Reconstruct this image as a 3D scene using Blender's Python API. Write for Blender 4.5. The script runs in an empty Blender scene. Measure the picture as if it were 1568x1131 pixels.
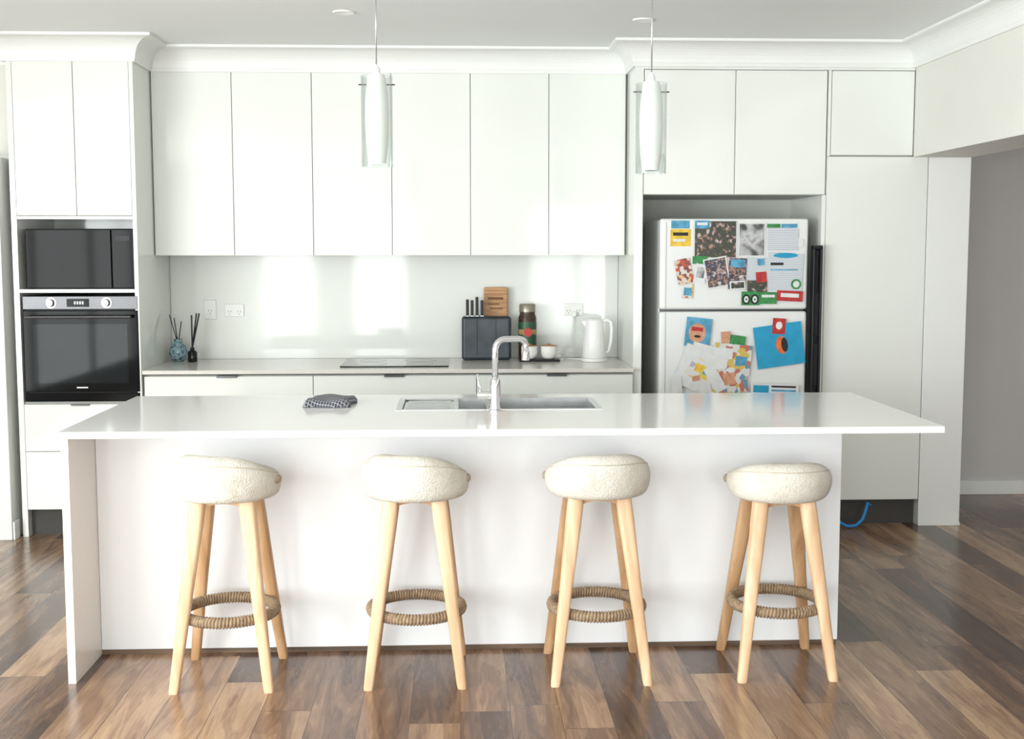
import bpy, bmesh, math, random
from mathutils import Vector, Matrix
random.seed(4)
sc=bpy.context.scene
sc.view_settings.view_transform='Standard'
sc.view_settings.look='None'
sc.view_settings.exposure=0.14

# ------------------------------------------------------------------ materials
def newmat(name):
    m=bpy.data.materials.new(name); m.use_nodes=True
    nt=m.node_tree; b=nt.nodes['Principled BSDF']; return m,nt,b
def N(nt,t,**k):
    n=nt.nodes.new(t)
    for a,v in k.items(): setattr(n,a,v)
    return n
def pmat(name,col,rough=0.5,metal=0.0,var=0.03,scale=6,bump=0.0,bscale=60,coat=0,trans=0,ior=1.45,spec=0.5):
    m,nt,b=newmat(name)
    tc=N(nt,'ShaderNodeTexCoord'); no=N(nt,'ShaderNodeTexNoise'); no.inputs['Scale'].default_value=scale; no.inputs['Detail'].default_value=4
    nt.links.new(tc.outputs['Object'],no.inputs['Vector'])
    r=N(nt,'ShaderNodeValToRGB')
    r.color_ramp.elements[0].position=.3; r.color_ramp.elements[1].position=.7
    r.color_ramp.elements[0].color=tuple(max(0,c*(1-var)) for c in col)+(1,)
    r.color_ramp.elements[1].color=tuple(min(1,c*(1+var)) for c in col)+(1,)
    nt.links.new(no.outputs['Fac'],r.inputs['Fac']); nt.links.new(r.outputs[0],b.inputs['Base Color'])
    b.inputs['Roughness'].default_value=rough; b.inputs['Metallic'].default_value=metal
    b.inputs['Coat Weight'].default_value=coat; b.inputs['Transmission Weight'].default_value=trans; b.inputs['IOR'].default_value=ior
    b.inputs['Specular IOR Level'].default_value=spec
    if bump:
        n2=N(nt,'ShaderNodeTexNoise'); n2.inputs['Scale'].default_value=bscale; nt.links.new(tc.outputs['Object'],n2.inputs['Vector'])
        bp=N(nt,'ShaderNodeBump'); bp.inputs['Strength'].default_value=bump; bp.inputs['Distance'].default_value=.01
        nt.links.new(n2.outputs['Fac'],bp.inputs['Height']); nt.links.new(bp.outputs[0],b.inputs['Normal'])
    return m
def woodmat(name,c0,c1,rough=.45,axis='Z',scale=14):
    m,nt,b=newmat(name)
    tc=N(nt,'ShaderNodeTexCoord'); mp=N(nt,'ShaderNodeMapping')
    s=[1,1,1]; s['XYZ'.index(axis)]=.08; mp.inputs['Scale'].default_value=s
    no=N(nt,'ShaderNodeTexNoise'); no.inputs['Scale'].default_value=scale; no.inputs['Detail'].default_value=6; no.inputs['Distortion'].default_value=1.5
    r=N(nt,'ShaderNodeValToRGB'); r.color_ramp.elements[0].position=.35; r.color_ramp.elements[1].position=.65
    r.color_ramp.elements[0].color=c0+(1,); r.color_ramp.elements[1].color=c1+(1,)
    nt.links.new(tc.outputs['Object'],mp.inputs[0]); nt.links.new(mp.outputs[0],no.inputs['Vector']); nt.links.new(no.outputs['Fac'],r.inputs[0])
    nt.links.new(r.outputs[0],b.inputs['Base Color']); b.inputs['Roughness'].default_value=rough
    return m
def floormat():
    m,nt,b=newmat('timber_planks'); L=nt.links.new
    tc=N(nt,'ShaderNodeTexCoord'); sp=N(nt,'ShaderNodeSeparateXYZ'); L(tc.outputs['Object'],sp.inputs[0])
    def M(op,a,bv=None,c=None):
        n=N(nt,'ShaderNodeMath',operation=op)
        for i,v in enumerate((a,bv,c)):
            if v is None: continue
            if isinstance(v,(int,float)): n.inputs[i].default_value=v
            else: L(v,n.inputs[i])
        return n.outputs[0]
    xs=M('DIVIDE',sp.outputs[0],.17); col=M('FLOOR',xs); fx=M('FRACT',xs)
    w1=N(nt,'ShaderNodeTexWhiteNoise',noise_dimensions='1D'); L(col,w1.inputs['W'])
    ys=M('ADD',M('DIVIDE',sp.outputs[1],1.4),M('MULTIPLY',w1.outputs['Value'],7.0)); row=M('FLOOR',ys); fy=M('FRACT',ys)
    cb=N(nt,'ShaderNodeCombineXYZ'); L(col,cb.inputs[0]); L(row,cb.inputs[1])
    w2=N(nt,'ShaderNodeTexWhiteNoise',noise_dimensions='2D'); L(cb.outputs[0],w2.inputs['Vector'])
    idv=w2.outputs['Value']
    r=N(nt,'ShaderNodeValToRGB'); cr=r.color_ramp
    cols=[(0,(.050,.027,.018)),(.25,(.115,.062,.039)),(.5,(.20,.115,.070)),(.75,(.32,.196,.118)),(1,(.47,.31,.19))]
    cr.elements[0].position=0; cr.elements[0].color=cols[0][1]+(1,); cr.elements[1].position=1; cr.elements[1].color=cols[-1][1]+(1,)
    for p,c in cols[1:-1]:
        e=cr.elements.new(p); e.color=c+(1,)
    mp=N(nt,'ShaderNodeMapping'); mp.inputs['Scale'].default_value=(8,.9,1); L(tc.outputs['Object'],mp.inputs[0])
    g=N(nt,'ShaderNodeTexNoise',noise_dimensions='4D'); g.inputs['Scale'].default_value=1.3; g.inputs['Detail'].default_value=5; g.inputs['Distortion'].default_value=1.3
    L(mp.outputs[0],g.inputs['Vector']); L(M('MULTIPLY',idv,30.0),g.inputs['W'])
    rings=M('FRACT',M('MULTIPLY',g.outputs['Fac'],9.0)); rings=M('ABSOLUTE',M('SUBTRACT',rings,.5))
    g2=N(nt,'ShaderNodeTexNoise',noise_dimensions='4D'); g2.inputs['Scale'].default_value=10; g2.inputs['Detail'].default_value=4
    L(mp.outputs[0],g2.inputs['Vector']); L(M('MULTIPLY',idv,50.0),g2.inputs['W'])
    t=M('ADD',M('MULTIPLY',idv,.76),.15); t=M('ADD',t,M('MULTIPLY',M('SUBTRACT',g.outputs['Fac'],.5),1.4)); t=M('ADD',t,M('MULTIPLY',M('SUBTRACT',g2.outputs['Fac'],.5),.4))
    t=M('ADD',t,M('MULTIPLY',M('SUBTRACT',rings,.25),.26))
    L(t,r.inputs[0])
    gap=M('MAXIMUM',M('LESS_THAN',fx,.012),M('LESS_THAN',fy,.002))
    mx=N(nt,'ShaderNodeMix',data_type='RGBA'); L(gap,mx.inputs[0]); L(r.outputs[0],mx.inputs[6]); mx.inputs[7].default_value=(.03,.018,.013,1)
    L(mx.outputs[2],b.inputs['Base Color'])
    b.inputs['Roughness'].default_value=.23
    bp=N(nt,'ShaderNodeBump'); bp.inputs['Strength'].default_value=.12; bp.inputs['Distance'].default_value=.004
    L(g2.outputs['Fac'],bp.inputs['Height']); L(bp.outputs[0],b.inputs['Normal'])
    return m
def cellmat(name,cols,scale=40,kind='v',rough=.35):
    m,nt,b=newmat(name); L=nt.links.new
    tc=N(nt,'ShaderNodeTexCoord')
    if kind=='v':
        v=N(nt,'ShaderNodeTexVoronoi'); v.inputs['Scale'].default_value=scale; L(tc.outputs['Object'],v.inputs['Vector'])
        s=N(nt,'ShaderNodeSeparateColor'); L(v.outputs['Color'],s.inputs[0]); out=s.outputs[0]
    else:
        v=N(nt,'ShaderNodeTexNoise'); v.inputs['Scale'].default_value=scale; v.inputs['Detail'].default_value=2; L(tc.outputs['Object'],v.inputs['Vector'])
        mr=N(nt,'ShaderNodeMapRange'); mr.inputs[1].default_value=.3; mr.inputs[2].default_value=.7; L(v.outputs['Fac'],mr.inputs[0]); out=mr.outputs[0]
    r=N(nt,'ShaderNodeValToRGB'); cr=r.color_ramp; cr.interpolation='CONSTANT' if kind=='v' else 'LINEAR'
    n=len(cols); cr.elements[0].color=cols[0]+(1,); cr.elements[0].position=0; cr.elements[1].position=(n-1)/n if kind=='v' else 1; cr.elements[1].color=cols[-1]+(1,)
    for i in range(1,n-1):
        e=cr.elements.new(i/n if kind=='v' else i/(n-1)); e.color=cols[i]+(1,)
    L(out,r.inputs[0]); L(r.outputs[0],b.inputs['Base Color']); b.inputs['Roughness'].default_value=rough
    return m
def stripemat(name,c0,c1,scale,axis='Z',rough=.5,thr=.5):
    m,nt,b=newmat(name); L=nt.links.new
    tc=N(nt,'ShaderNodeTexCoord'); w=N(nt,'ShaderNodeTexWave',bands_direction=axis); w.inputs['Scale'].default_value=scale; w.inputs['Distortion'].default_value=.6
    L(tc.outputs['Object'],w.inputs['Vector']); r=N(nt,'ShaderNodeValToRGB'); r.color_ramp.elements[0].position=thr-.05; r.color_ramp.elements[1].position=thr+.05
    r.color_ramp.elements[0].color=c0+(1,); r.color_ramp.elements[1].color=c1+(1,)
    L(w.outputs['Fac'],r.inputs[0]); L(r.outputs[0],b.inputs['Base Color']); b.inputs['Roughness'].default_value=rough
    return m

GLOSS=pmat('white_gloss_lacquer',(.82,.84,.80),.07,var=.005,scale=1,spec=.6)
SATIN=pmat('white_satin_panel',(.825,.838,.86),.25,var=.005,scale=1)
TRIMW=pmat('white_trim_paint',(.85,.865,.845),.4,var=.006)
CARC=pmat('cabinet_carcass',(.38,.39,.36),.5,var=.01)
WALLM=pmat('wall_paint_beige',(.78,.775,.725),.7,var=.01,bump=.04,bscale=150)
WALLW=pmat('wall_paint_white',(.80,.81,.79),.7,var=.01)
WALLG=pmat('wall_paint_grey',(.62,.605,.60),.8,var=.01)
CEILM=pmat('ceiling_paint',(.86,.885,.88),.8,var=.006)
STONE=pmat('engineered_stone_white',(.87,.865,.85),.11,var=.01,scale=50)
STONEW=pmat('engineered_stone_shaded',(.78,.735,.70),.3,var=.012,scale=50)  # island stone with the waterfall's beige shading put into its base colour
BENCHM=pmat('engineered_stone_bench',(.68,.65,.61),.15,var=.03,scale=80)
SPLASH=pmat('splashback_glass',(.80,.815,.78),.06,var=.004,scale=1,spec=.4)
STEEL=pmat('brushed_steel',(.64,.65,.66),.28,1.0,var=.06,scale=30)
CHROME=pmat('chrome',(.80,.80,.82),.07,1.0,var=.01)
BLKGL=pmat('black_glass',(.005,.0055,.006),.05,var=.1,spec=.10)
COOKGL=pmat('cooktop_glass',(.008,.0085,.009),.06,var=.1,spec=.35)
BLKPL=pmat('black_plastic',(.014,.014,.016),.35,var=.15,spec=.3)
DKSTEEL=pmat('dark_steel',(.10,.10,.105),.3,.7,var=.05)
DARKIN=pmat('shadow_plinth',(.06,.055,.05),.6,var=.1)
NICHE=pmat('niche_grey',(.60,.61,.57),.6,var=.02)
WHITEP=pmat('white_plastic',(.84,.84,.82),.3,var=.01)
FRIDGEW=pmat('fridge_enamel',(.78,.79,.78),.25,var=.01)
CERAM=pmat('white_ceramic',(.82,.81,.78),.2,var=.02)
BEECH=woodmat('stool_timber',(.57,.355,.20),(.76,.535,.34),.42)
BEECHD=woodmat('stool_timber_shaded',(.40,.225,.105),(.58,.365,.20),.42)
BOARD=woodmat('board_timber',(.36,.17,.07),(.62,.37,.17),.5,'X',25)
SKIRTW=woodmat('plinth_timber',(.08,.05,.035),(.17,.11,.07),.6,'X')
ROPE=pmat('jute_rope',(.31,.22,.14),.95,var=.3,scale=70,bump=.5,bscale=300)
OPAL=pmat('opal_glass',(.93,.94,.91),.15,var=.005)
OPAL.node_tree.nodes['Principled BSDF'].inputs['Subsurface Weight'].default_value=0.2
def linenmat():
    m,nt,b=newmat('cream_canvas'); L=nt.links.new
    tc=N(nt,'ShaderNodeTexCoord')
    a=N(nt,'ShaderNodeTexNoise'); a.inputs['Scale'].default_value=9; a.inputs['Detail'].default_value=7; a.inputs['Roughness'].default_value=.65; L(tc.outputs['Object'],a.inputs['Vector'])
    r=N(nt,'ShaderNodeValToRGB'); e=r.color_ramp.elements; e[0].position=.30; e[0].color=(.54,.49,.41,1); e[1].position=.52; e[1].color=(.67,.64,.575,1)
    L(a.outputs['Fac'],r.inputs[0]); L(r.outputs[0],b.inputs['Base Color']); b.inputs['Roughness'].default_value=1.0
    b.inputs['Specular IOR Level'].default_value=.15
    w2=N(nt,'ShaderNodeTexNoise'); w2.inputs['Scale'].default_value=160; w2.inputs['Detail'].default_value=3; L(tc.outputs['Object'],w2.inputs['Vector'])
    bp=N(nt,'ShaderNodeBump'); bp.inputs['Strength'].default_value=.7; bp.inputs['Distance'].default_value=.008
    L(w2.outputs['Fac'],bp.inputs['Height']); L(bp.outputs[0],b.inputs['Normal']); return m
LINEN=linenmat()
SEAM=pmat('seam_thread',(.52,.47,.39),.9,var=.1,scale=40)
LEATH=pmat('worn_canvas_tab',(.40,.32,.24),.85,var=.2,scale=40)
def glassmat(name,col=(.94,.96,.955),a=.16):
    m,nt,b=newmat(name); tr=N(nt,'ShaderNodeBsdfTransparent'); gl=N(nt,'ShaderNodeBsdfGlossy'); gl.inputs['Roughness'].default_value=.03
    mx=N(nt,'ShaderNodeMixShader'); lw=N(nt,'ShaderNodeLayerWeight'); lw.inputs['Blend'].default_value=a
    tr.inputs[0].default_value=col+(1,)
    nt.links.new(lw.outputs['Facing'],mx.inputs[0]); nt.links.new(tr.outputs[0],mx.inputs[1]); nt.links.new(gl.outputs[0],mx.inputs[2])
    nt.links.new(mx.outputs[0],nt.nodes['Material Output'].inputs[0]); return m
CLEAR=glassmat('clear_glass')
FLOORM=floormat()
BLUE=pmat('blue_plastic',(.02,.25,.62),.4,var=.1)

# ------------------------------------------------------------------ mesh helpers
def link(o,parent=None):
    bpy.context.collection.objects.link(o)
    if parent is not None:
        o.parent=parent; o.matrix_parent_inverse=Matrix.Translation(-Vector(parent.location))
    return o
def empty(name,loc):
    e=bpy.data.objects.new(name,None); e.empty_display_size=.1; e.location=loc
    bpy.context.collection.objects.link(e); return e
def fromparts(name,parts,mats,parent=None,bevel=0,smooth=False,loc=(0,0,0),seg=2):
    V=[];F=[];MI=[]
    for v,f,mi in parts:
        o=len(V); V+=v; F+=[tuple(i+o for i in q) for q in f]; MI+=[mi]*len(f)
    me=bpy.data.meshes.new(name); me.from_pydata([tuple(Vector(v)-Vector(loc)) for v in V],[],F)
    for m in mats: me.materials.append(m)
    for p,mi in zip(me.polygons,MI): p.material_index=mi; p.use_smooth=smooth
    bm=bmesh.new(); bm.from_mesh(me); bmesh.ops.recalc_face_normals(bm,faces=bm.faces); bm.to_mesh(me); bm.free()
    o=bpy.data.objects.new(name,me); o.location=loc; link(o,parent)
    if bevel:
        b=o.modifiers.new('bevel','BEVEL'); b.width=bevel; b.segments=seg; b.limit_method='ANGLE'
    return o
def bx(x0,x1,y0,y1,z0,z1,mi=0):
    v=[(x0,y0,z0),(x1,y0,z0),(x1,y1,z0),(x0,y1,z0),(x0,y0,z1),(x1,y0,z1),(x1,y1,z1),(x0,y1,z1)]
    f=[(0,3,2,1),(4,5,6,7),(0,1,5,4),(1,2,6,5),(2,3,7,6),(3,0,4,7)]
    return (v,f,mi)
def box(name,x0,x1,y0,y1,z0,z1,mat,bevel=0,parent=None):
    return fromparts(name,[bx(x0,x1,y0,y1,z0,z1)],[mat],parent,bevel)
def lathe_part(prof,c=(0,0,0),seg=40,mi=0,axis='Z'):
    v=[];f=[];n=len(prof)
    for j in range(seg):
        a=2*math.pi*j/seg
        for r,z in prof:
            if axis=='Z': p=(r*math.cos(a),r*math.sin(a),z)
            elif axis=='Y': p=(r*math.cos(a),z,r*math.sin(a))
            else: p=(z,r*math.cos(a),r*math.sin(a))
            v.append((c[0]+p[0],c[1]+p[1],c[2]+p[2]))
    for j in range(seg):
        k=(j+1)%seg
        for i in range(n-1): f.append((j*n+i,k*n+i,k*n+i+1,j*n+i+1))
    return (v,f,mi)
def lathe(name,prof,c,mat,parent=None,seg=40,axis='Z'):
    o=fromparts(name,[lathe_part(prof,c,seg,0,axis)],[mat],parent,smooth=True)
    bm=bmesh.new(); bm.from_mesh(o.data); bmesh.ops.remove_doubles(bm,verts=bm.verts,dist=1e-6); bmesh.ops.recalc_face_normals(bm,faces=bm.faces); bm.to_mesh(o.data); bm.free()
    for p in o.data.polygons: p.use_smooth=True
    es=o.modifiers.new('es','EDGE_SPLIT'); es.split_angle=math.radians(45)
    return o
def tube_part(pts,rad,seg=12,mi=0,closed=False):
    pts=[Vector(p) for p in pts]; n=len(pts); v=[];f=[]
    up=Vector((0,0,1)); prev=None
    for i,p in enumerate(pts):
        if closed: t=(pts[(i+1)%n]-pts[i-1]).normalized()
        else: t=(pts[min(i+1,n-1)]-pts[max(i-1,0)]).normalized()
        if prev is None:
            a=t.cross(up)
            if a.length<.01: a=t.cross(Vector((1,0,0)))
            a.normalize()
        else:
            a=(prev-t*prev.dot(t)).normalized()
        prev=a; b=t.cross(a)
        r=rad(i/(n-1)) if callable(rad) else rad
        for k in range(seg):
            th=2*math.pi*k/seg; v.append(tuple(p+a*r*math.cos(th)+b*r*math.sin(th)))
    m=n if closed else n-1
    for i in range(m):
        j=(i+1)%n
        for k in range(seg):
            l=(k+1)%seg; f.append((i*seg+k,i*seg+l,j*seg+l,j*seg+k))
    if not closed:
        f.append(tuple(range(seg))); f.append(tuple((n-1)*seg+k for k in range(seg)))
    return (v,f,mi)
def tube(name,pts,rad,mat,parent=None,seg=12,closed=False):
    return fromparts(name,[tube_part(pts,rad,seg,0,closed)],[mat],parent,smooth=True)

# ------------------------------------------------------------------ camera
f,yaw,pit,rol,h=1896.0,.0434,.0956,-.0006,1.564
F=Vector((math.sin(yaw)*math.cos(pit),math.cos(yaw)*math.cos(pit),-math.sin(pit)))
R=Vector((math.cos(yaw),-math.sin(yaw),0)); U=R.cross(F)
R2=R*math.cos(rol)+U*math.sin(rol); U2=-R*math.sin(rol)+U*math.cos(rol)
cd=bpy.data.cameras.new('camera'); cd.sensor_width=36; cd.sensor_fit='HORIZONTAL'; cd.lens=f/1568*36
cam=bpy.data.objects.new('camera',cd); bpy.context.collection.objects.link(cam)
M=Matrix.Identity(4)
for i in range(3): M[i][0]=R2[i]; M[i][1]=U2[i]; M[i][2]=-F[i]
M[0][3],M[1][3],M[2][3]=0,0,h
cam.matrix_world=M; sc.camera=cam

# ------------------------------------------------------------------ room shell
CZ=2.70; XL=-4.0; XR=5.6; YB=7.54; YR=-2.6
box('floor',XL,XR,YR,7.9,-.1,0,FLOORM)
box('ceiling',XL,XR,YR,7.9,CZ,CZ+.1,CEILM)
box('wall_back',-2.40,2.86,YB,YB+.12,0,CZ,WALLM)
box('wall_hall',2.86,XR,7.74,7.86,0,CZ,WALLG)
box('baseboard_hall',2.87,XR,7.72,7.74,0,.09,TRIMW,.004)
box('wall_right',XR,XR+.1,YR,7.9,0,CZ,WALLG)
box('wall_bulkhead',2.53,2.86,YR,6.855,2.08,CZ,WALLM)
box('wall_left_return',XL,-2.41,6.95,7.6,0,CZ,WALLM)
LW0,LW1=-2.2,3.6
fromparts('wall_left',[bx(XL-.1,XL,YR,LW0,0,CZ),bx(XL-.1,XL,LW1,7.6,0,CZ),bx(XL-.1,XL,LW0,LW1,0,.2),bx(XL-.1,XL,LW0,LW1,2.35,CZ)],[WALLW])
W=[(-2.8,-2.0,.35,2.12),(-1.5,-.7,.35,2.12),(1.0,2.4,.02,2.12)]
xs=[XL]
for a,b_,c,d in W: xs+=[a,b_]
xs.append(XR)
pr=[bx(xs[i],xs[i+1],YR-.1,YR,0,CZ) for i in range(0,len(xs),2)]
for a,b_,c,d in W: pr+=[bx(a,b_,YR-.1,YR,0,c),bx(a,b_,YR-.1,YR,d,CZ)]
fromparts('wall_rear',pr,[WALLW])
for i,(a,b_,c,d) in enumerate(W):
    t=.04
    fromparts('window_%d'%(i+1),[bx(a,b_,YR-.08,YR-.02,c,c+t),bx(a,b_,YR-.08,YR-.02,d-t,d),bx(a,a+t,YR-.08,YR-.02,c,d),bx(b_-t,b_,YR-.08,YR-.02,c,d)]+([bx((a+b_)/2-.04,(a+b_)/2+.04,YR-.08,YR-.02,c,d)] if i==2 else []),[TRIMW])
fromparts('window_4',[bx(XL-.08,XL-.02,LW0,LW1,.2,.25),bx(XL-.08,XL-.02,LW0,LW1,2.3,2.35)]+[bx(XL-.08,XL-.02,q,q+.05,.2,2.35) for q in (LW0,LW0+1.9,LW0+3.8,LW1-.05)],[TRIMW])  # added window frame, out of view, its opening sized for fill light
d1=empty('door_1',(-2.46,6.8,0))
fromparts('door_jamb',[bx(-2.62,-2.425,6.90,6.95,0,2.08),bx(-2.55,-2.425,6.72,6.90,0,2.06)],[TRIMW],d1,.004)
box('door_leaf',-3.4,-2.64,6.905,6.945,.01,2.04,TRIMW,.003,d1)
box('baseboard_left',-2.42,-2.41,6.72,6.80,0,.1,TRIMW,.002)

# cornice
def sweep(name,path,prof,mat):
    n=len(path); v=[];f=[]
    P=[Vector(p) for p in path]
    for i in range(n):
        def nrm(a,b):
            d=(b-a).normalized(); return Vector((d.y,-d.x))
        if i==0: m=nrm(P[0],P[1])
        elif i==n-1: m=nrm(P[-2],P[-1])
        else:
            a=nrm(P[i-1],P[i]); b=nrm(P[i],P[i+1]); m=(a+b); m=m/ (m.dot(a))
        for o,z in prof: v.append((P[i].x+m.x*o,P[i].y+m.y*o,z))
    k=len(prof)
    for i in range(n-1):
        for j in range(k):
            l=(j+1)%k; f.append((i*k+j,(i+1)*k+j,(i+1)*k+l,i*k+l))
    f.append(tuple(range(k))); f.append(tuple((n-1)*k+j for j in range(k)))
    return fromparts(name,[(v,f,0)],[mat])
cp=[(0,CZ-.135),(.014,CZ-.135),(.018,CZ-.118)]
for i in range(9):
    a=i/8*math.pi/2; cp.append((.112-.092*math.cos(a),CZ-.018-.097*(1-math.sin(a))))
cp+=[(.125,CZ-.014),(.125,CZ-.0005),(0,CZ-.0005)]
TY=6.80; FY=6.86; UY=7.17
sweep('trim_1',[(XL,6.95),(-2.40,6.95),(-2.40,TY),(-1.728,TY),(-1.728,UY),(.975,UY),(.975,FY),(2.53,FY),(2.53,YR)],cp,TRIMW)

def door(name,x0,x1,z0,z1,y,parent,mat=GLOSS,t=.02):
    g=.0018
    return box(name,x0+g,x1-g,y,y+t,z0+g,z1-g,mat,.0015,parent)

# ------------------------------------------------------------------ oven tower
k=TY/6.882
def sx(x): return x*k
def sz(z): return 1.564+(z-1.564)*k
tw=empty('oven_tower_cabinet',(-2.05,7.15,0))
x0,x1=-2.395,-1.728
ix0,ix1=sx(-2.385),sx(-1.765)
zt=sz(2.595); zd=sz(1.755); zn0=sz(1.355); zo0=sz(.735); zo1=sz(1.34)
fromparts('carcass',[bx(x0,x0+.03,TY,YB,.0,CZ-.002),bx(x1-.022,x1,TY,YB,.0,CZ-.002),bx(x0+.03,x1-.022,7.42,YB,.12,CZ-.002),
   bx(x0+.03,x1-.022,TY,TY+.05,zt,CZ-.002)],[GLOSS],tw,.001)
fromparts('shelves',[bx(x0+.03,x1-.022,TY+.004,7.42,zd-.018,zd-.002),bx(x0+.03,x1-.022,TY+.004,7.42,zn0-.018,zn0),bx(x0+.03,x1-.022,TY+.024,7.42,zt-.02,zt)],[GLOSS],tw)
xm=sx(-2.07)
door('upper_door_1',x0+.03,xm,zd,zt,TY,tw); door('upper_door_2',xm,x1-.022,zd,zt,TY,tw)
box('upper_backing',x0+.03,x1-.022,TY+.021,TY+.03,zd,zt,CARC,0,tw)
door('drawer_1',x0+.03,x1-.022,sz(.46),zo0-.012,TY,tw); door('drawer_2',x0+.03,x1-.022,.15,sz(.46),TY,tw)
box('drawer_backing',x0+.03,x1-.022,TY+.021,TY+.03,.15,zo0,CARC,0,tw)
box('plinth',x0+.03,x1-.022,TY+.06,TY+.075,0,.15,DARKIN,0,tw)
box('pull_tab',-2.11,-2.01,TY-.012,TY+.004,zo0-.02,zo0-.012,DKSTEEL,.002,tw)
mw=empty('built_in_microwave',(-2.04,7.0,zn0))
mx0,mx1=ix0+.025,ix1-.0
fromparts('housing',[bx(mx0,mx1,TY+.03,7.35,zn0+.001,sz(1.685))],[BLKPL],mw,.003)
box('glass_door',mx0+.004,mx1-.13,TY+.012,TY+.03,zn0+.006,sz(1.68),BLKGL,.003,mw)
box('control_panel',mx1-.126,mx1-.004,TY+.012,TY+.03,zn0+.006,sz(1.68),BLKGL,.003,mw)
box('display',mx1-.105,mx1-.03,TY+.0105,TY+.012,sz(1.62),sz(1.645),BLKPL,0,mw)
ov=empty('built_in_oven',(-2.04,7.0,zo0))
box('housing',ix0+.01,ix1+.005,TY+.025,7.38,zo0+.002,zo1-.022,BLKPL,.002,ov)
cz0=sz(1.245)
box('control_fascia',ix0+.005,ix1+.008,TY-.002,TY+.025,cz0,zo1-.022,DKSTEEL,.003,ov)
box('oven_door',ix0+.005,ix1+.008,TY-.006,TY+.025,sz(.79),cz0-.005,BLKGL,.004,ov)
box('oven_inner_window',ix0+.06,ix1-.05,TY-.0075,TY-.006,sz(.84),sz(1.165),pmat('oven_window',(.010,.012,.014),.04,var=.2,scale=5,spec=.14),0,ov)
box('lower_strip',ix0+.005,ix1+.008,TY-.004,TY+.025,zo0+.003,sz(.785),BLKGL,.003,ov)
box('door_badge',-2.075,-2.015,TY-.0066,TY-.006,sz(.812),sz(.819),WHITEP,0,ov)
fromparts('handle',[tube_part([(ix0+.03,TY-.045,sz(1.205)),(ix1-.02,TY-.045,sz(1.205))],.009),bx(ix0+.05,ix0+.065,TY-.045,TY-.004,sz(1.20),sz(1.21)),bx(ix1-.055,ix1-.04,TY-.045,TY-.004,sz(1.20),sz(1.21))],[DKSTEEL],ov)
cz=(cz0+zo1-.022)/2
for i,xx in enumerate((sx(-2.225),sx(-1.925))):
    lathe('knob_%d'%(i+1),[(0,-.03),(.017,-.03),(.02,-.026),(.022,0),(.028,0),(.028,.004),(0,.004)],(xx,TY-.004,cz),STEEL,ov,32,'Y')
box('clock_display',sx(-2.14),sx(-2.02),TY-.004,TY-.002,cz-.022,cz+.022,BLKGL,0,ov)
fromparts('clock_digits',[bx(sx(-2.10)+i*.014,sx(-2.10)+i*.014+.008,TY-.005,TY-.004,cz-.008,cz+.008) for i in range(4)],[WHITEP],ov)

# ------------------------------------------------------------------ overhead cabinets
uc=empty('overhead_cabinets',(-.38,7.35,1.54))
UX0,UX1=-1.724,.973
fromparts('carcass',[bx(UX0,UX1,UY+.021,YB-.001,1.54,CZ-.002)],[CARC],uc)
box('top_filler',UX0,UX1,UY+.0,UY+.021,2.578,CZ-.002,GLOSS,0,uc)
wd=(UX1-UX0)/6
for i in range(6): door('door_panel_%d'%(i+1),UX0+wd*i,UX0+wd*(i+1)-(0.008 if i==5 else 0),1.536,2.576,UY,uc)
box('glass_splashback',-1.724,.973,YB-.008,YB-.001,.915,1.538,SPLASH)

# ------------------------------------------------------------------ back bench
BZ=.914; BY=6.80
bc=empty('base_cabinets',(-.38,7.1,0))
fromparts('carcass',[bx(-1.724,.973,BY+.045,YB-.01,.15,BZ-.03)],[CARC],bc)
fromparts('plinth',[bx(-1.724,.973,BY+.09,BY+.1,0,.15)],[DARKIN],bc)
xd=[-1.722,-.80,.10,.971]
for i in range(3):
    for j,(a,b_) in enumerate(((.15,.40),(.40,.64),(.64,BZ-.034))):
        door('drawer_%d_%d'%(i+1,j+1),xd[i],xd[i+1],a,b_,BY+.024,bc)
for i,xx in enumerate((-1.27,-.355,.545)):
    box('pull_tab_%d'%(i+1),xx-.055,xx+.055,BY+.008,BY+.03,BZ-.042,BZ-.030,DKSTEEL,.001,bc)
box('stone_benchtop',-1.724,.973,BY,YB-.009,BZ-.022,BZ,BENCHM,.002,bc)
ck=empty('induction_cooktop',(-.36,7.2,BZ))
box('glass_plate',-.665,-.055,6.94,7.42,BZ+.001,BZ+.007,COOKGL,.002,ck)
fromparts('zone_markings',[lathe_part([(r-.002,BZ+.0072),(r,BZ+.0076),(r+.002,BZ+.0072)],(xx,yy,0),40) for xx,yy,r in ((-.5,7.07,.09),(-.22,7.07,.075),(-.5,7.3,.075),(-.22,7.3,.09))],[DKSTEEL],ck)

# ------------------------------------------------------------------ fridge surround + pantry
fs=empty('fridge_surround_cabinet',(1.5,7.2,0))
fromparts('side_panels',[bx(.975,1.022,FY,YB-.001,0,CZ-.002),bx(2.022,2.045,FY,YB-.001,0,1.871)],[GLOSS],fs,.001)
fromparts('overhead_box',[bx(1.022,2.045,FY+.021,YB-.001,1.885,CZ-.002)],[CARC],fs)
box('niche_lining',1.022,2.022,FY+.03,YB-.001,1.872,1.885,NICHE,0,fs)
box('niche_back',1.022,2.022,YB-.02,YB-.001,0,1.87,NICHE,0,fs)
door('overhead_door_1',1.024,1.53,1.872,2.55,FY,fs); door('overhead_door_2',1.53,2.040,1.872,2.55,FY,fs)
box('top_filler',1.022,2.53,FY,FY+.02,2.552,CZ-.002,GLOSS,0,fs)
pn=empty('pantry_cabinet',(2.35,7.2,0))
fromparts('carcass',[bx(2.062,2.62,FY+.021,YB-.001,.15,2.085),bx(2.062,2.529,FY+.021,YB-.001,2.085,CZ-.002)],[CARC],pn)
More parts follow.
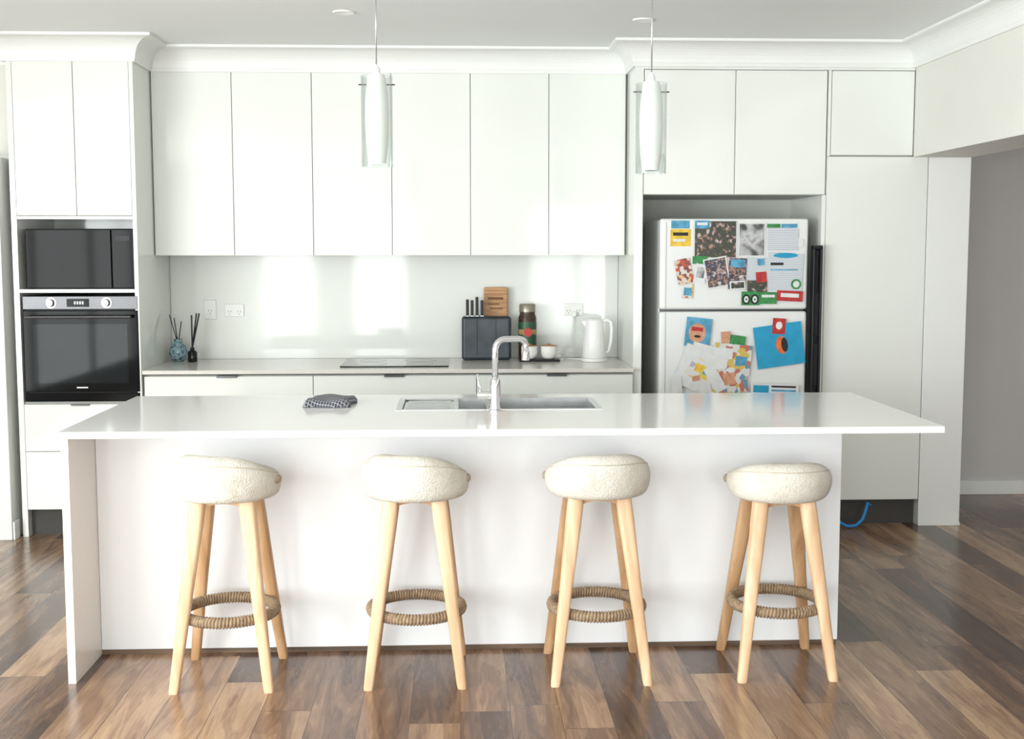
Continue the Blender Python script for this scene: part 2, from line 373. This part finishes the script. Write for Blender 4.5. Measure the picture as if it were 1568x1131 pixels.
box('filler_strip',2.046,2.062,FY,YB-.001,2.085,2.551,GLOSS,0,pn)
box('side_panel',2.046,2.061,FY+.021,YB-.001,.0,2.085,GLOSS,0,pn)
door('upper_door',2.064,2.529,2.088,2.55,FY,pn); door('tall_door',2.046,2.618,.15,2.083,FY,pn)
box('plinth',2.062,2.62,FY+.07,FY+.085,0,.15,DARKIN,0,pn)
box('end_panel',2.62,2.859,FY-.002,YB-.001,0,2.079,TRIMW,.001,pn)
box('baseboard_pantry',2.62,2.861,FY-.008,FY-.003,0,.018,TRIMW)

tube('blue_cleaning_hose',[(2.13,6.80,.06),(2.15,6.79,.035),(2.19,6.785,.015),(2.24,6.79,.018),(2.28,6.80,.05),(2.30,6.81,.10),(2.315,6.82,.14),(2.33,6.82,.125)],.009,BLUE)

# ------------------------------------------------------------------ fridge
fr=empty('refrigerator',(1.53,7.1,0))
FX0,FX1=1.118,1.948; FF=6.845; ZT=1.74; ZS=1.232
box('body',FX0+.004,FX1-.004,FF+.065,7.45,.04,ZT-.004,FRIDGEW,.008,fr)
o=box('freezer_door',FX0,FX1,FF,FF+.058,ZS+.006,ZT,FRIDGEW,.014,fr); o.modifiers[0].segments=4
o=box('fresh_food_door',FX0,FX1,FF,FF+.058,.09,ZS-.006,FRIDGEW,.014,fr); o.modifiers[0].segments=4
fromparts('door_gaskets',[bx(FX0+.01,FX1-.01,FF+.058,FF+.066,.1,ZT-.01)],[DKSTEEL],fr)
fromparts('feet',[bx(FX0+.05,FX0+.1,6.95,7.0,0,.05),bx(FX1-.1,FX1-.05,6.95,7.0,0,.05),bx(FX0+.05,FX0+.1,7.35,7.4,0,.05),bx(FX1-.1,FX1-.05,7.35,7.4,0,.05)],[BLKPL],fr)
fromparts('handle_trim',[bx(FX0+.018,FX0+.034,FF-.006,FF+.004,ZS+.012,ZT-.02),bx(FX0+.018,FX0+.034,FF-.006,FF+.004,.12,ZS-.012)],[FRIDGEW],fr,.003)
PM=[pmat('paper_white',(.72,.73,.73),.5,var=.05,scale=30),
    pmat('paper_yellow',(.76,.50,.05),.5,var=.2,scale=30),
    cellmat('photo_family',[(.5,.48,.46),(.26,.13,.09),(.02,.03,.02),(.05,.07,.035),(.02,.02,.03),(.30,.17,.12),(.5,.52,.55)],30,'n'),
    cellmat('photo_mono',[(.02,.02,.02),(.10,.10,.10),(.38,.38,.39),(.55,.55,.56),(.08,.08,.08)],12,'n'),
    stripemat('document_print',(.35,.42,.5),(.66,.68,.70),30,'Z',.5,.22),
    cellmat('tags_red',[(.5,.07,.03),(.65,.6,.55),(.2,.05,.04),(.7,.45,.25)],60),
    cellmat('photo_people',[(.03,.03,.04),(.45,.25,.18),(.02,.02,.03),(.05,.07,.14),(.40,.26,.2),(.6,.6,.6)],34,'n'),
    pmat('paper_green',(.04,.24,.07),.5,var=.3,scale=40),
    pmat('paper_red',(.46,.03,.03),.5,var=.3,scale=40),
    pmat('paper_cyan',(.015,.31,.53),.5,var=.08,scale=20),
    cellmat('map_print',[(.65,.64,.6),(.62,.45,.10),(.12,.28,.42),(.5,.15,.10),(.65,.66,.64),(.7,.7,.68)],35),
    cellmat('child_drawing',[(.70,.70,.69),(.70,.70,.69),(.72,.72,.70),(.75,.58,.10),(.70,.70,.69),(.50,.40,.55),(.71,.70,.69)],26),
    pmat('black_ink',(.015,.015,.015),.5), pmat('orange_paint',(.75,.15,.03),.5,var=.3,scale=40),
    pmat('sky_print',(.09,.32,.5),.5,var=.3,scale=25), pmat('skin_print',(.62,.31,.19),.5,var=.2,scale=40)]
def fx(px): return 1.12+(px-1012)/226*.828
def fz(py): return (1.74-(py-335)/140*.508) if py<476 else 1.232-(py-475)/127*.466
parts=[]; lay=[0]
def paper(a,b,c,d,mi,rot=0,shape='r'):
    lay[0]+=1
    X0,X1,Z0,Z1=fx(a),fx(c),fz(d),fz(b); cx,cz_=(X0+X1)/2,(Z0+Z1)/2
    y=FF-.0012-.0003*lay[0]; t=.0012; ra=math.radians(rot)
    if shape=='r': pts=[(X0,Z0),(X1,Z0),(X1,Z1),(X0,Z1)]
    else: pts=[(cx+(X1-X0)/2*math.cos(q*math.pi/10),cz_+(Z1-Z0)/2*math.sin(q*math.pi/10)) for q in range(20)]
    pts=[(cx+(p-cx)*math.cos(ra)-(q-cz_)*math.sin(ra),cz_+(p-cx)*math.sin(ra)+(q-cz_)*math.cos(ra)) for p,q in pts]
    n=len(pts); v=[(p,y,q) for p,q in pts]+[(p,y+t,q) for p,q in pts]
    fc=[tuple(range(n)),tuple(range(n,2*n))]+[(i,(i+1)%n,(i+1)%n+n,i+n) for i in range(n)]
    parts.append((v,fc,mi))
for a in [(1028,338,1056,350,14),(1027,351,1058,377,1),(1031,356,1054,361,12),(1031,366,1050,370,0),(1063,337,1088,351,10),(1062,337,1129,396,0),(1064,339,1127,394,2),(1064,338,1086,350,14),(1067,341,1083,345,0),(1061,392,1084,404,7),
  (1130,341,1172,393,0),(1132,343,1170,391,3),(1174,343,1194,349,7),(1196,343,1220,349,14),(1175,350,1222,384,4),(1222,365,1230,378,0),(1143,394,1176,430,4,-3),(1175,387,1230,445,4,-2),(1184,387,1222,395,9,0,'c'),(1180,402,1200,406,12),(1180,412,1222,414,14),
  (1212,427,1228,443,7,0,'c'),(1215,430,1225,440,0,0,'c'),(1036,396,1060,434,5,12),(1046,434,1062,456,10,-5),(1048,440,1060,452,14,-5),(1064,404,1082,432,0,-10),(1067,409,1079,425,3,-10),(1080,394,1116,440,0,10),(1082,396,1114,438,6,10),(1116,395,1143,443,6,-2),(1119,397,1141,409,14,-2),
  (1118,430,1142,443,0,3),(1120,432,1140,441,2,3),(1145,429,1175,447,2,0),(1158,416,1174,432,8,5),(1160,396,1170,406,14,5),(1136,446,1164,467,7,0,),(1137,450,1150,466,12,0,'c'),(1150,450,1163,466,12,0,'c'),(1140,453,1147,463,0,0,'c'),(1153,453,1160,463,0,0,'c'),(1142,456,1145,460,7,0,'c'),(1155,456,1158,460,7,0,'c'),(1164,447,1190,465,7,0),(1167,451,1187,455,0),(1190,445,1230,461,8,-3),(1196,449,1224,455,0,-3),
  (1051,486,1090,530,14,-6),(1056,494,1082,524,15,-6,'c'),(1060,500,1078,506,8,-6),(1064,512,1074,516,12,-6,'c'),(1106,507,1120,525,15,5),(1119,513,1143,527,7,-8),(1094,526,1152,572,10,-6),(1104,532,1124,548,0,-6),(1128,545,1146,560,14,-6),(1062,528,1112,540,0,-15),
  (1040,534,1108,598,0,-22),(1056,550,1094,582,11,-30),(1066,556,1078,568,1,-20),(1078,566,1092,574,14,-20),(1062,574,1074,582,15,10),(1090,562,1146,602,10,8),(1088,558,1106,600,0,30),(1110,570,1128,588,15,8),(1158,496,1232,560,9,8),(1184,487,1204,511,8,-4),(1189,492,1199,504,0,-4,'c'),(1190,514,1208,541,13,10,'c'),(1198,516,1208,538,12,10,'c'),
  (1152,586,1226,603,0,-2),(1156,589,1180,600,9,-2),(1184,590,1222,593,12,-2),(1184,596,1222,599,14,-2),(1030,575,1046,600,0,5)]:
    paper(*a)
fromparts('magnets_photos_and_notes',parts,PM,fr)
ls=empty('folding_step_stool',(1.99,6.86,0))
LX0,LX1=1.966,2.018
fromparts('side_rails',[bx(LX0,LX0+.012,6.80,6.86,0,1.585),bx(LX1-.012,LX1,6.80,6.86,0,1.585),bx(LX0,LX1,6.80,6.86,1.57,1.592)],[BLKPL],ls,.004)
fromparts('treads',[bx(LX0+.012,LX1-.012,6.815,6.85,.25+.28*i,.49+.28*i) for i in range(4)]+[bx(LX0+.012,LX1-.012,6.83,6.85,.05,1.57)],[BLKPL],ls,.003)

# ------------------------------------------------------------------ island
IZ=.922; IY0,IY1=4.43,5.53; IX0,IX1=-1.420,1.782; PY=4.758
isl=empty('kitchen_island',(.19,5.0,0))
HX0,HX1,HY0,HY1=-.25,.58,4.985,5.375
TX0=IX0-.008
fromparts('stone_top',[bx(TX0,HX0,IY0,IY1,IZ-.024,IZ),bx(HX1,IX1,IY0,IY1,IZ-.024,IZ),bx(HX0,HX1,IY0,HY0,IZ-.024,IZ),bx(HX0,HX1,HY1,IY1,IZ-.024,IZ)],[STONE],isl)
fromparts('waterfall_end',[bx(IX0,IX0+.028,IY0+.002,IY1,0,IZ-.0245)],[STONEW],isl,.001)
fromparts('cabinet_body',[bx(IX0+.029,1.505,PY,PY+.02,.02,IZ-.025),bx(1.485,1.505,PY+.02,5.46,.02,IZ-.025),bx(IX0+.029,IX0+.045,PY+.02,5.46,.02,IZ-.025)],[SATIN],isl,.001)
for i in range(4):
    xa=IX0+.045+i*.7125; door('rear_door_%d'%(i+1),xa,xa+.7125,.12,IZ-.03,5.46,isl)
box('base_plinth',IX0+.029,1.50,PY+.003,PY+.02,0,.02,SKIRTW,0,isl)
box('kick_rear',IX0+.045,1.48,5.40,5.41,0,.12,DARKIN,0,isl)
box('end_trim',1.507,1.528,PY+.01,PY+.05,IZ-.06,IZ-.0245,SATIN,.002,isl)

# sink
sk=empty('stainless_sink',(.17,5.2,IZ))
zr=IZ+.002; b0=5.005; b1=5.355
bowls=[(.0,.115,.08),(.165,.560,.14)]
P=[]
def plate(a,b_,c,d,z=zr): P.append(bx(a,b_,c,d,z-.004,z))
plate(HX0-.006,HX1+.006,HY0-.006,b0); plate(HX0-.006,HX1+.006,b1,HY1+.006)
plate(HX0-.006,HX0+.02,b0,b1); plate(-.02,.0,b0,b1); plate(.115,.165,b0,b1); plate(.560,HX1+.006,b0,b1)
P.append(bx(HX0+.02,-.02,b0,b1,zr-.014,zr-.010))
for i in range(9):
    yy=b0+.03+i*.035; P.append(bx(HX0+.035,-.035,yy,yy+.008,zr-.010,zr-.005))
for a,b_,dp in bowls:
    zb=zr-dp
    P+= [bx(a-.002,a,b0,b1,zb,zr-.002),bx(b_,b_+.002,b0,b1,zb,zr-.002),bx(a,b_,b0-.002,b0,zb,zr-.002),bx(a,b_,b1,b1+.002,zb,zr-.002),bx(a,b_,b0,b1,zb-.002,zb)]
fromparts('basin_and_drainer',P,[STEEL],sk,.0008)
lathe('waste_strainer',[(0,.004),(.03,.004),(.04,.002),(.042,0)],(.36,5.2,zr-.139),CHROME,sk)
tp=empty('kitchen_mixer_tap',(.145,4.94,IZ))
tx,ty=.147,4.942
lathe('base',[(0,0),(.03,0),(.03,.006),(.024,.010),(.0235,.075),(.0215,.09),(.0215,.125),(.012,.135),(0,.135)],(tx,ty,IZ+.0005),CHROME,tp)
pts=[(tx,ty,IZ+.12),(tx,ty,1.165)]
dv=Vector((.125,.05,0))
for i in range(1,9):
    a=i/8*math.pi/2; pts.append((tx+dv.x*.30*(1-math.cos(a)),ty+dv.y*.30*(1-math.cos(a)),1.165+.045*math.sin(a)))
for i in range(1,4): 
    q=.30+.45*i/3; pts.append((tx+dv.x*q,ty+dv.y*q,1.21))
for i in range(1,9):
    a=i/8*math.pi/2; q=.75+.25*math.sin(a); pts.append((tx+dv.x*q,ty+dv.y*q,1.182+.028*math.cos(a)))
pts.append((tx+dv.x,ty+dv.y,1.14))
tube('spout',pts,.0125,CHROME,tp,20)
lathe('aerator',[(0,0),(.015,0),(.016,.004),(.016,.035),(.0125,.04)],(tx+dv.x,ty+dv.y,1.122),CHROME,tp)
fromparts('lever',[lathe_part([(0,-.075),(.015,-.073),(.0175,-.068),(.0175,-.02),(.015,0)],(tx,ty,IZ+.065),24,0,'X'),tube_part([(tx-.058,ty,IZ+.07),(tx-.064,ty,IZ+.10),(tx-.072,ty-.004,IZ+.15)],.0045)],[CHROME],tp,smooth=True)

# tea towel
def towel():
    m,nt,b=newmat('tea_towel_check'); L=nt.links.new
    tc=N(nt,'ShaderNodeTexCoord'); mp=N(nt,'ShaderNodeMapping'); mp.inputs['Rotation'].default_value=(0,0,.3); L(tc.outputs['Object'],mp.inputs[0])
    outs=[]
    for d in 'XY':
        w=N(nt,'ShaderNodeTexWave',bands_direction=d); w.inputs['Scale'].default_value=26; w.inputs['Distortion'].default_value=.5; L(mp.outputs[0],w.inputs['Vector']); outs.append(w.outputs['Fac'])
    mu=N(nt,'ShaderNodeMath',operation='MAXIMUM'); L(outs[0],mu.inputs[0]); L(outs[1],mu.inputs[1])
    r=N(nt,'ShaderNodeValToRGB'); r.color_ramp.elements[0].position=.86; r.color_ramp.elements[1].position=.96; r.color_ramp.elements[0].color=(.06,.065,.085,1); r.color_ramp.elements[1].color=(.40,.40,.42,1)
    L(mu.outputs[0],r.inputs[0]); L(r.outputs[0],b.inputs['Base Color']); b.inputs['Roughness'].default_value=.95
    return m
TW=towel()
V=[];Fc=[];nx,ny=18,16
for s in range(2):
    for j in range(ny+1):
        for i in range(nx+1):
            u,v=i/nx,j/ny
            e=min(u,1-u,v,1-v); rise=.024*min(1,(e/.1))**.5
            x=-.645+.195*u+.02*v+.006*math.sin(9*v+2); y=5.08+.24*v+.008*math.sin(7*u)
            z=IZ+.0015+(rise+.004*math.sin(8*u+5*v)*min(1,e*8)+.004 if s else 0)
            V.append((x,y,z))
o=(nx+1)*(ny+1)
for s in range(2):
    for j in range(ny):
        for i in range(nx):
            a=s*o+j*(nx+1)+i; Fc.append((a,a+1,a+nx+2,a+nx+1))
def edge(idx):
    for p,q in zip(idx[:-1],idx[1:]): Fc.append((p,q,q+o,p+o))
edge([i for i in range(nx+1)]); edge([ny*(nx+1)+i for i in range(nx+1)]); edge([j*(nx+1) for j in range(ny+1)]); edge([j*(nx+1)+nx for j in range(ny+1)])
fromparts('folded_tea_towel',[(V,Fc,0)],[TW],None,smooth=True)

# ------------------------------------------------------------------ bar stools
def stool(cx,cy,bz,lip,rot,rx=.168,ry=.186,tab=(1,1),taper=0.0):
    e=empty('bar_stool',(cx,cy,0))
    seg=72; V=[];Fc=[]
    a0=math.radians(-90+rot)
    def ss(x): x=max(0,min(1,x)); return x*x*(3-2*x)
    rings=None; low=.100
    def height(a):
        c=math.cos(a-a0); return low+(lip-low)*ss((c+.70)/1.70)
    for j in range(seg):
        a=2*math.pi*j/seg; hh=height(a)
        R0=.190
        prof=[(.0,.0),(.11,.0),(.160-taper,.001),(.178-taper,.007),(.187-taper*.7,.022),(R0+.001-taper*.3,.045),(R0+.002,hh*.45+.012),(R0-.001,hh*.66),(R0-.008,hh*.80),(R0-.021,hh*.91),(R0-.042,hh*.98),(R0-.070,hh*1.0),(.088,.62*hh+.042),(.045,.112),(0,.110)]
        if rings is None: rings=len(prof)
        for r,z in prof: V.append((cx+r*math.cos(a)*1.03,cy+r*math.sin(a),bz+z))
    for j in range(seg):
        k2=(j+1)%seg
        for i in range(rings-1): Fc.append((j*rings+i,k2*rings+i,k2*rings+i+1,j*rings+i+1))
    o=fromparts('seat_cushion',[(V,Fc,0)],[LINEN],e,smooth=True)
    bm=bmesh.new(); bm.from_mesh(o.data); bmesh.ops.remove_doubles(bm,verts=bm.verts,dist=1e-5); bmesh.ops.recalc_face_normals(bm,faces=bm.faces); bm.to_mesh(o.data); bm.free()
    for p in o.data.polygons: p.use_smooth=True
    sb=o.modifiers.new('sub','SUBSURF'); sb.levels=1; sb.render_levels=1
    pts=[]
    for j in range(-34,35):
        a=a0+j/34*math.radians(118); hh=height(a)
        pts.append((cx+(.190-.0105)*math.cos(a)*1.03,cy+(.190-.0105)*math.sin(a),bz+hh*.815))
    tube('seam_piping',pts,.0022,SEAM,e,8)
    for sg,use in zip((-1,1),tab):
        if not use: continue
        a=a0+sg*math.radians(104); pp=[]
        for q in range(11):
            aa=a+sg*math.radians((q-5)*2.8); pp.append((cx+.182*1.03*math.cos(aa),cy+.182*math.sin(aa),bz+.066))
        tube('canvas_tab_%d'%(1 if sg<0 else 2),pp,lambda t:.002+.0150*math.sqrt(max(0,math.sin(math.pi*min(1,max(0,t))))),LEATH,e,14)
    tz=bz+.012
    def leg(sx_,sy_,i):
        top=Vector((cx+sx_*.085,cy+sy_*.085,tz)); bot=Vector((cx+sx_*rx,cy+sy_*ry,0))
        v=[]
        secs=[(0,.0165,.0165),(.02,.018,.018),(.5,.0235,.022),(.86,.029,.026),(1,.029,.027)]
        for t,wx,wy in secs:
            p=bot.lerp(top,t)
            for q in range(16):
                th=2*math.pi*q/16; cth,sth=math.cos(th),math.sin(th)
                ex=.55
                v.append((p.x+wx*math.copysign(abs(cth)**ex,cth),p.y+wy*math.copysign(abs(sth)**ex,sth),p.z))
        f_=[]
        for k_ in range(len(secs)-1):
            for q in range(16):
                l=(q+1)%16; f_.append((k_*16+q,k_*16+l,(k_+1)*16+l,(k_+1)*16+q))
        f_.append(tuple(range(16))); f_.append(tuple((len(secs)-1)*16+q for q in range(16)))
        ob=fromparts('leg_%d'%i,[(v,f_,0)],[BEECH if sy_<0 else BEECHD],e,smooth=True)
        es=ob.modifiers.new('es','EDGE_SPLIT'); es.split_angle=math.radians(40)
    i=0
    for sy_ in (-1,1):
        for sx_ in (-1,1):
            i+=1; leg(sx_,sy_,i)
    def arch(p0,p1,nrm):
        V=[];n=12
        p0=Vector(p0);p1=Vector(p1);nn=Vector(nrm)*.011
        for q in range(n+1):
            t=q/n; p=p0.lerp(p1,t); zl=tz-.046+.024*math.sin(math.pi*t)**.7
            for zz in (zl,tz):
                for s in (-1,1): V.append((p.x+nn.x*s,p.y+nn.y*s,zz))
        Fq=[]
        for q in range(n):
            a=q*4;b=a+4
            Fq+=[(a,b,b+1,a+1),(a+2,a+3,b+3,b+2),(a,a+2,b+2,b),(a+1,b+1,b+3,a+3)]
        Fq+=[(0,1,3,2),(n*4,n*4+2,n*4+3,n*4+1)]
        return (V,Fq,0)
    q=.087
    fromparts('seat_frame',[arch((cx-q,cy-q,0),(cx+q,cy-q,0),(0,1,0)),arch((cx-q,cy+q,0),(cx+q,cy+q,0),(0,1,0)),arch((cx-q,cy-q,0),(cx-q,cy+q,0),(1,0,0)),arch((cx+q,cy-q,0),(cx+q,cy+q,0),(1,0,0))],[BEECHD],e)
    n=1440; ring=[(cx+.166*math.cos(2*math.pi*t/n),cy+.168*math.sin(2*math.pi*t/n),.247) for t in range(n)]
    v,f_,mi=tube_part(ring,1.0,10,0,True)
    vv=[]
    for idx in range(n):
        c=Vector(ring[idx])
        for q_ in range(10):
            ph=abs(math.sin(idx/n*math.pi*90+q_/10*math.pi))**.6
            r=.0150+.0065*ph
            p=Vector(v[idx*10+q_]); vv.append(tuple(c+(p-c)*r))
    fromparts('rope_foot_ring',[(vv,f_,0)],[ROPE],e,smooth=True)
stool(-.848,4.505,.672,.170,-24,tab=(0,1))
stool(-.160,4.512,.668,.170,-20,tab=(0,1))
stool(.512,4.518,.668,.165,8,tab=(1,0),taper=.006)
stool(1.195,4.53,.645,.150,3,tab=(1,1),taper=.012)

# ------------------------------------------------------------------ pendants
def pendant(x,y,zb):
    e=empty('pendant_light',(x,y,zb))
    lathe('glass_shade',[(.060,.0),(.0625,.0),(.0625,.355),(.060,.355),(.060,.0)],(x,y,zb),CLEAR,e,48)
    lathe('opal_diffuser',[(.030,.012),(.034,.012),(.044,.09),(.048,.18),(.046,.27),(.036,.345),(.030,.362),(.0,.364)],(x,y,zb),OPAL,e,40)
    lathe('bottom_rim',[(.0,.012),(.030,.012),(.030,.03),(0,.03)],(x,y,zb),OPAL,e,32)
    tube('support_pin',[(x-.072,y,zb+.322),(x+.072,y,zb+.322)],.0028,DKSTEEL,e,8)
    lathe('cap',[(0,.364),(.016,.364),(.014,.385),(.004,.40),(0,.40)],(x,y,zb),WHITEP,e,24)
    tube('cord',[(x,y,zb+.395),(x,y,2.675)],.0028,STEEL,e,8)
    lathe('ceiling_rose',[(0,0),(.05,0),(.055,-.006),(.05,-.02),(.008,-.026),(0,-.026)],(x,y,2.6995),WHITEP,e,32)
pendant(-.318,5.0,1.895); pendant(.775,5.0,1.872)
for x,y in ((-.54,6.08),(.92,6.22)):
    e=empty('recessed_downlight',(x,y,2.70))
    lathe('bezel',[(.0,-.004),(.035,-.004),(.042,-.008),(.05,-.008),(.054,-.0005),(0,-.0005)],(x,y,2.70),WHITEP,e,32)

# ------------------------------------------------------------------ bench-top items
v=empty('glass_diffuser_vase',(-1.645,7.38,BZ))
TEAL=cellmat('teal_glass',[(.02,.06,.08),(.10,.22,.27),(.35,.48,.5),(.05,.12,.16)],45,'n',.06)
lathe('bulb',[(0,0),(.03,0),(.048,.02),(.055,.05),(.048,.085),(.026,.108),(.022,.125),(.026,.132),(.02,.132),(.018,.11),(0,.10)],(-1.655,7.38,BZ+.001),TEAL,v)
fromparts('reeds',[tube_part([(-1.655,7.38,BZ+.1),p],.003,6) for p in ((-1.70,7.37,1.19),(-1.68,7.4,1.17),(-1.635,7.39,1.15))],[BLKPL],v)
v=empty('dark_glass_bottle',(-1.56,7.34,BZ))
lathe('body',[(0,0),(.026,0),(.028,.005),(.028,.055),(.02,.065),(.012,.07),(.012,.085),(0,.085)],(-1.562,7.33,BZ+.001),COOKGL,v)
fromparts('reeds',[tube_part([(-1.562,7.33,BZ+.08),p],.0045,6) for p in ((-1.515,7.32,1.20),(-1.535,7.34,1.20),(-1.56,7.32,1.19))],[BLKPL],v)
kb=empty('knife_block',(.165,7.40,BZ))
DKB=pmat('charcoal_block',(.03,.04,.05),.3,var=.3,scale=12)
o=box('block',.02,.315,7.35,7.46,BZ+.001,1.175,DKB,.018,kb); o.modifiers[0].segments=4
fromparts('divider_grooves',[bx(.11,.114,7.347,7.352,BZ+.03,1.165),bx(.222,.226,7.347,7.352,BZ+.03,1.165)],[BLKPL],kb)
P=[]
for i,(xx,hh) in enumerate(((.055,.105),(.083,.10),(.112,.12),(.142,.10))):
    P.append(bx(xx-.009,xx+.009,7.38+.01*(i%2),7.40+.01*(i%2),1.17,1.17+hh))
fromparts('knife_handles',P,[BLKPL],kb,.004)
fromparts('knife_bolsters',[bx(xx-.009,xx+.009,7.379,7.402+.01*(i%2),1.170,1.178) for i,xx in enumerate((.055,.083,.112,.142))],[STEEL],kb)
fromparts('wooden_cutting_board',[bx(.155,.30,7.472,7.488,BZ+.001,1.345),],[BOARD],None,.008)
fromparts('board_engraving',[bx(.18,.272,7.4705,7.4715,1.27,1.285),bx(.18,.25,7.4705,7.4715,1.24,1.247),bx(.19,.27,7.4705,7.4715,1.215,1.222)],[pmat('burnt_engraving',(.16,.07,.03),.6)],bpy.data.objects['wooden_cutting_board'])
cj=empty('coffee_jar',(.415,7.42,BZ))
COF=pmat('coffee_granules',(.05,.025,.015),.25,var=.5,scale=90)
lathe('jar_body',[(0,0),(.05,0),(.054,.006),(.054,.25),(.046,.272),(.046,.285),(0,.285)],(.415,7.42,BZ+.001),COF,cj)
lathe('label',[(.0545,.09),(.0552,.09),(.0552,.225),(.0545,.225)],(.415,7.42,BZ+.001),pmat('label_green',(.025,.08,.04),.4,var=.3,scale=30),cj)
lathe('label_band',[(.0553,.15),(.0558,.15),(.0558,.18),(.0553,.18)],(.415,7.42,BZ+.001),pmat('label_gold',(.4,.29,.10),.4,var=.3,scale=30),cj)
fromparts('label_badge',[lathe_part([(0,-.0575),(.026,-.0575),(.026,-.05)],(.415,7.42,BZ+.165),24,0,'Y')],[pmat('label_red',(.5,.04,.03),.4)],cj)
lathe('lid',[(0,.285),(.049,.285),(.049,.325),(.044,.332),(0,.332)],(.415,7.42,BZ+.001),pmat('lid_metal',(.30,.27,.22),.3,.5),cj)
tr=empty('sugar_bowl_set',(.475,7.3,BZ))
box('black_tray',.355,.60,7.24,7.345,BZ+.001,BZ+.012,BLKPL,.004,tr)
for i,(xx) in enumerate((.42,.535)):
    lathe('bowl_%d'%(i+1),[(0,0),(.028,0),(.042,.012),(.048,.035),(.048,.078),(.044,.078),(.044,.035),(0,.02)],(xx,7.292,BZ+.013),CERAM,tr)
    lathe('bowl_lid_%d'%(i+1),[(.0,.09),(.01,.09),(.012,.084),(.049,.080),(.049,.076),(0,.076)],(xx,7.292,BZ+.013),BOARD,tr)
kt=empty('electric_kettle',(.81,7.26,BZ))
kx,ky=.80,7.26
lathe('power_base',[(0,0),(.075,0),(.078,.006),(.074,.018),(0,.018)],(kx,ky,BZ+.001),WHITEP,kt)
lathe('jug',[(0,.0),(.066,0),(.070,.01),(.066,.09),(.058,.17),(.053,.215),(.05,.225),(.03,.236),(0,.239)],(kx,ky,BZ+.020),WHITEP,kt)
fromparts('spout',[([(kx-.045,ky-.022,1.105),(kx-.045,ky+.022,1.105),(kx-.078,ky,1.15),(kx-.045,ky-.02,1.155),(kx-.045,ky+.02,1.155)],[(0,2,1),(0,3,2),(1,2,4),(2,3,4),(0,1,4,3)],0)],[WHITEP],kt)
tube('handle',[(kx+.045,ky-.01,1.15),(kx+.075,ky-.01,1.158),(kx+.098,ky-.01,1.145),(kx+.103,ky-.01,1.10),(kx+.098,ky-.01,1.03),(kx+.085,ky-.01,.975),(kx+.06,ky-.01,.965)],.0105,WHITEP,kt,14)
box('water_gauge',kx+.030,kx+.046,ky-.064,ky-.050,.97,1.08,NICHE,.002,kt)
tube('power_cord',[(kx-.07,ky+.03,BZ+.010),(.70,7.34,BZ+.006),(.64,7.40,BZ+.006),(.63,7.47,BZ+.02),(.68,7.50,1.0),(.70,7.515,1.10),(.705,7.52,1.17)],.0035,WHITEP,kt,8)
def gpo(name,x0,x1,z0,z1,dbl):
    e=empty(name,((x0+x1)/2,YB-.01,(z0+z1)/2)); y=YB-.0085
    box('plate',x0,x1,y-.008,y,z0,z1,WHITEP,.003,e)
    zc=(z0+z1)/2; P=[]
    for c in ((x0+(x1-x0)*.25,x0+(x1-x0)*.75) if dbl else ((x0+x1)/2,)):
        P+=[bx(c-.009,c+.009,y-.0105,y-.008,zc+.014,zc+.030)]
        P+=[bx(c-.010,c-.007,y-.0085,y-.0079,zc-.012,zc-.002,1),bx(c+.007,c+.010,y-.0085,y-.0079,zc-.012,zc-.002,1),bx(c-.0015,c+.0015,y-.0085,y-.0079,zc-.028,zc-.018,1)]
    fromparts('switches_and_slots',P,[WHITEP,DKSTEEL],e)
gpo('power_outlet',-1.53,-1.455,1.155,1.27,False)
gpo('power_outlet',-1.405,-1.29,1.17,1.245,True)
gpo('power_outlet',.645,.76,1.17,1.245,True)
box('plug',.692,.718,7.495,7.522,1.165,1.195,WHITEP,.004,kt)

# ------------------------------------------------------------------ lighting
w=bpy.data.worlds.new('daylight'); sc.world=w; w.use_nodes=True; nt=w.node_tree
bg=nt.nodes['Background']; bg.inputs[0].default_value=(.82,.92,1,1); bg.inputs[1].default_value=2.0
def area(name,loc,rot,sx_,sy_,e,col=(1,1,1)):
    l=bpy.data.lights.new(name,'AREA'); l.shape='RECTANGLE'; l.size=sx_; l.size_y=sy_; l.energy=e; l.color=col
    o=bpy.data.objects.new(name,l); o.location=loc; o.rotation_euler=rot; bpy.context.collection.objects.link(o)
C=(.965,1,.985)
for i,(a,b_,c,d) in enumerate(W):
    area('daylight_window_%d'%(i+1),((a+b_)/2,YR-.12,(c+d)/2),(math.radians(90),0,0),b_-a,d-c,(56,56,88)[i],C)
area('daylight_window_4',(XL-.12,(LW0+LW1)/2,1.28),(math.radians(90),0,math.radians(-90)),5.8,2.15,425,C)  # added fill lamp behind the unseen left opening, brightens the whole room
